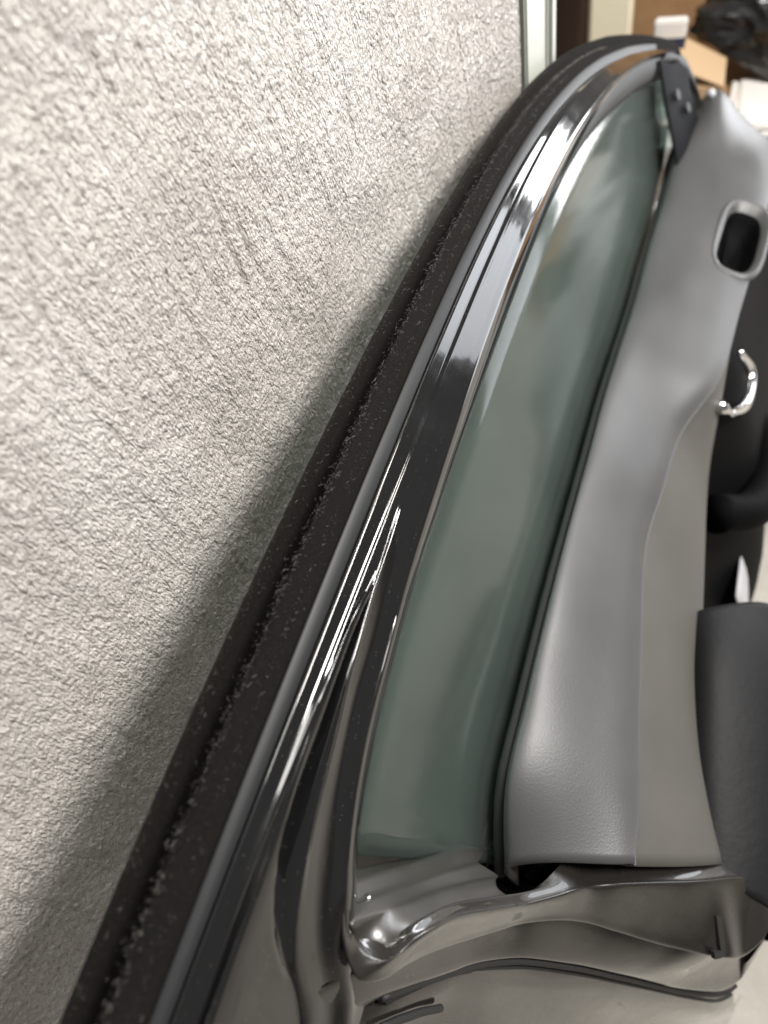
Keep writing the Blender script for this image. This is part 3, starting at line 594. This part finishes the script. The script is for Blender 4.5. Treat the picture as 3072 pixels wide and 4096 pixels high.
X2 = crv([D(.006, .914, .142), D(.0075, .975, .117), D(.009, 1.035, .0905), D(.016, 1.060, .062), D(.024, 1.046, .036), D(.030, 1.017, .014), D(.034, 1.0, -.008)], 50)
grid('pillar_cover', cross([[p + Vector((-.012, .012, .004)) for p in X1], [p + Vector((-.002, .004, .001)) for p in X1], X1, [p + Vector((.002, -.002, 0)) for p in lerp(X1, X2, .5)], X2, [p + Vector((-.006, .012, -.008)) for p in X2]], 4), RUBBER, door)
tube('fastener_clip', crv([D(.052, 1.02, .012), D(.052, 1.02, .036), D(.050, 1.02, .048)], 8), [.004, .003, .003, .003, .0032, .005, .006, .005], PALEP, door, 10)


# ------------------------------------------------------------------ lint caught in the felt
def lint(name, lines, count, spread):
    V, F = [], []
    for _ in range(count):
        ln, sp = random.choice(lines); i = random.randrange(len(ln) - 1)
        p = ln[i].lerp(ln[i + 1], random.random()) + Vector((random.gauss(0, sp), 0, .0006 + abs(random.gauss(0, .0004))))
        L = random.choice((.0004, .0005, .0007, .0010, .0022)) * random.uniform(.6, 1.2); r = random.uniform(.00002, .00004)
        d = Vector((random.gauss(0, 1), random.gauss(0, 1), random.gauss(0, .25))).normalized(); c = Vector((random.gauss(0, 1), random.gauss(0, 1), random.gauss(0, .3)))
        pts = []
        for k in range(5):
            pts.append(p.copy()); d = (d + c * .35).normalized(); p = p + d * L / 4
        b0 = len(V)
        for q in pts:
            for a in range(3): V.append(q + Vector((math.cos(a * 2.09) * r, math.sin(a * 2.09) * r * .7, math.sin(a * 2.09) * r)))
        for k in range(4):
            for a in range(3): F.append((b0 + k * 3 + a, b0 + k * 3 + (a + 1) % 3, b0 + k * 3 + 3 + (a + 1) % 3, b0 + k * 3 + 3 + a))
    o = mesh_obj(name, V, F, LINT, door, False); o['kind'] = 'stuff'; return o
l2c = C_(off(L2, .0010, .0006), 200); l0c = C_(off(L0, .004, .0006), 200); lbm = C_([p + Vector((0, 0, .0010)) for p in mid], 200)
n2 = [p for p in l2c if p.y < .75]; n0 = [p for p in l0c if p.y < .6]; nm = [p for p in lbm if p.y < .6]
lint('lint', [(n2, .0014), (n2, .0020), (n2, .0028), (n0, .003), (nm, .003)], 5200, .002)

# ------------------------------------------------------------------ things behind the door
post = empty('timber_board', (-.19, 1.62, 0)); tag(post, 'cream painted upright timber board behind the door, standing on the floor', 'board')
box('board_panel', (-.042, -.011, .0), (.044, .011, 1.7), CREAM, post, .006)
box('board_foot', (-.055, -.06, .0), (.057, .06, .03), CREAM, post, .004)
cab = empty('cabinet', (-.62, 1.95, 0)); tag(cab, 'dark brown wooden cabinet in the shade behind the cream board', 'cabinet')
box('cabinet_side', (-.40, -.20, .0), (.37, .25, 1.8), BROWN, cab, .004)
box('cabinet_door', (-.385, -.222, .06), (.355, -.2005, 1.76), BROWN, cab, .003)

def carton(name, lo, hi, label, m, flaps=()):
    e = empty(name, ((lo[0] + hi[0]) / 2, (lo[1] + hi[1]) / 2, lo[2])); tag(e, label, 'box', 'cardboard boxes behind the door')
    c = Vector(e.location)
    box('carton_body', Vector(lo) - c, Vector(hi) - c, m, e, .004)
    for f in flaps:
        mesh = [Vector(p) - c for p in f]; nrm = (mesh[1] - mesh[0]).cross(mesh[2] - mesh[0]).normalized() * .003
        vv = mesh + [p + nrm for p in mesh]
        mesh_obj('flap', vv, [(0, 1, 2, 3), (7, 6, 5, 4), (0, 4, 5, 1), (1, 5, 6, 2), (2, 6, 7, 3), (3, 7, 4, 0)], m, e, False)
    return e
carton('carton', (-.10, 1.44, 0), (.62, 1.80, .405), 'brown cardboard carton carrying papers and the black plastic bag', CARDBOARD,
       [((.10, 1.44, .402), (.60, 1.44, .402), (.60, 1.36, .36), (.10, 1.36, .36))])
carton('carton', (-.235, 1.95, 0), (.26, 2.35, .80), 'tall plain brown cardboard carton standing behind the black plastic bag', CARDBOARD)
carton('small_carton', (-.045, 1.50, .4055), (.045, 1.60, .475), 'small tan cardboard carton with pale lid beside the black plastic bag', TAN,
       [((-.075, 1.50, .520), (.05, 1.50, .470), (.045, 1.59, .485), (-.085, 1.60, .545))])
pk = empty('printed_packet', (-.066, 1.57, .4055)); tag(pk, 'white packet with navy band standing behind the small tan carton', 'packet')
box('packet_body', (-.030, -.012, 0), (.030, .012, .165), PAPER, pk, .003)
box('packet_band', (-.0306, -.0126, .105), (.0306, .0126, .135), NAVY, pk, .0)
for q in range(5):
    ob = box('paper_sheet', (-.16, -.10, 0), (.16, .10, .0035), PAPER, None, .001)
    ob.location = (.235 + .012 * math.sin(q * 2.1), 1.545 + .008 * math.cos(q * 3), .4056 + .0037 * q)
    ob.rotation_euler = (0, 0, .06 * math.sin(q * 1.7))
    tag(ob, 'white paper sheet in the loose stack on the brown carton', 'paper', 'paper sheets stacked on the carton')

# crumpled black bag
bm = bmesh.new(); bmesh.ops.create_icosphere(bm, subdivisions=6, radius=1)
for v in bm.verts:
    p = v.co.copy()
    r = 1 + .22 * noise.noise(p * 1.7 + Vector((5, 1, 2)))
    ridge = 1 - abs(noise.noise(p * 2.6 + Vector((1, 8, 3)))) * 2
    r += .16 * ridge + .06 * (1 - abs(noise.noise(p * 6)) * 2)
    q = Vector((p.x * .185 * r, p.y * .105 * r, p.z * .105 * r))
    if q.z < -.06: q.z = -.06 + (q.z + .06) * .05
    v.co = q
bag = bm_obj('plastic_bag', bm, FILM, None, True)
bag.location = (.185, 1.72, .486); bag.rotation_euler = (0, .25, -.2)
tag(bag, 'crumpled shiny black plastic bag lying on the brown carton', 'bag')
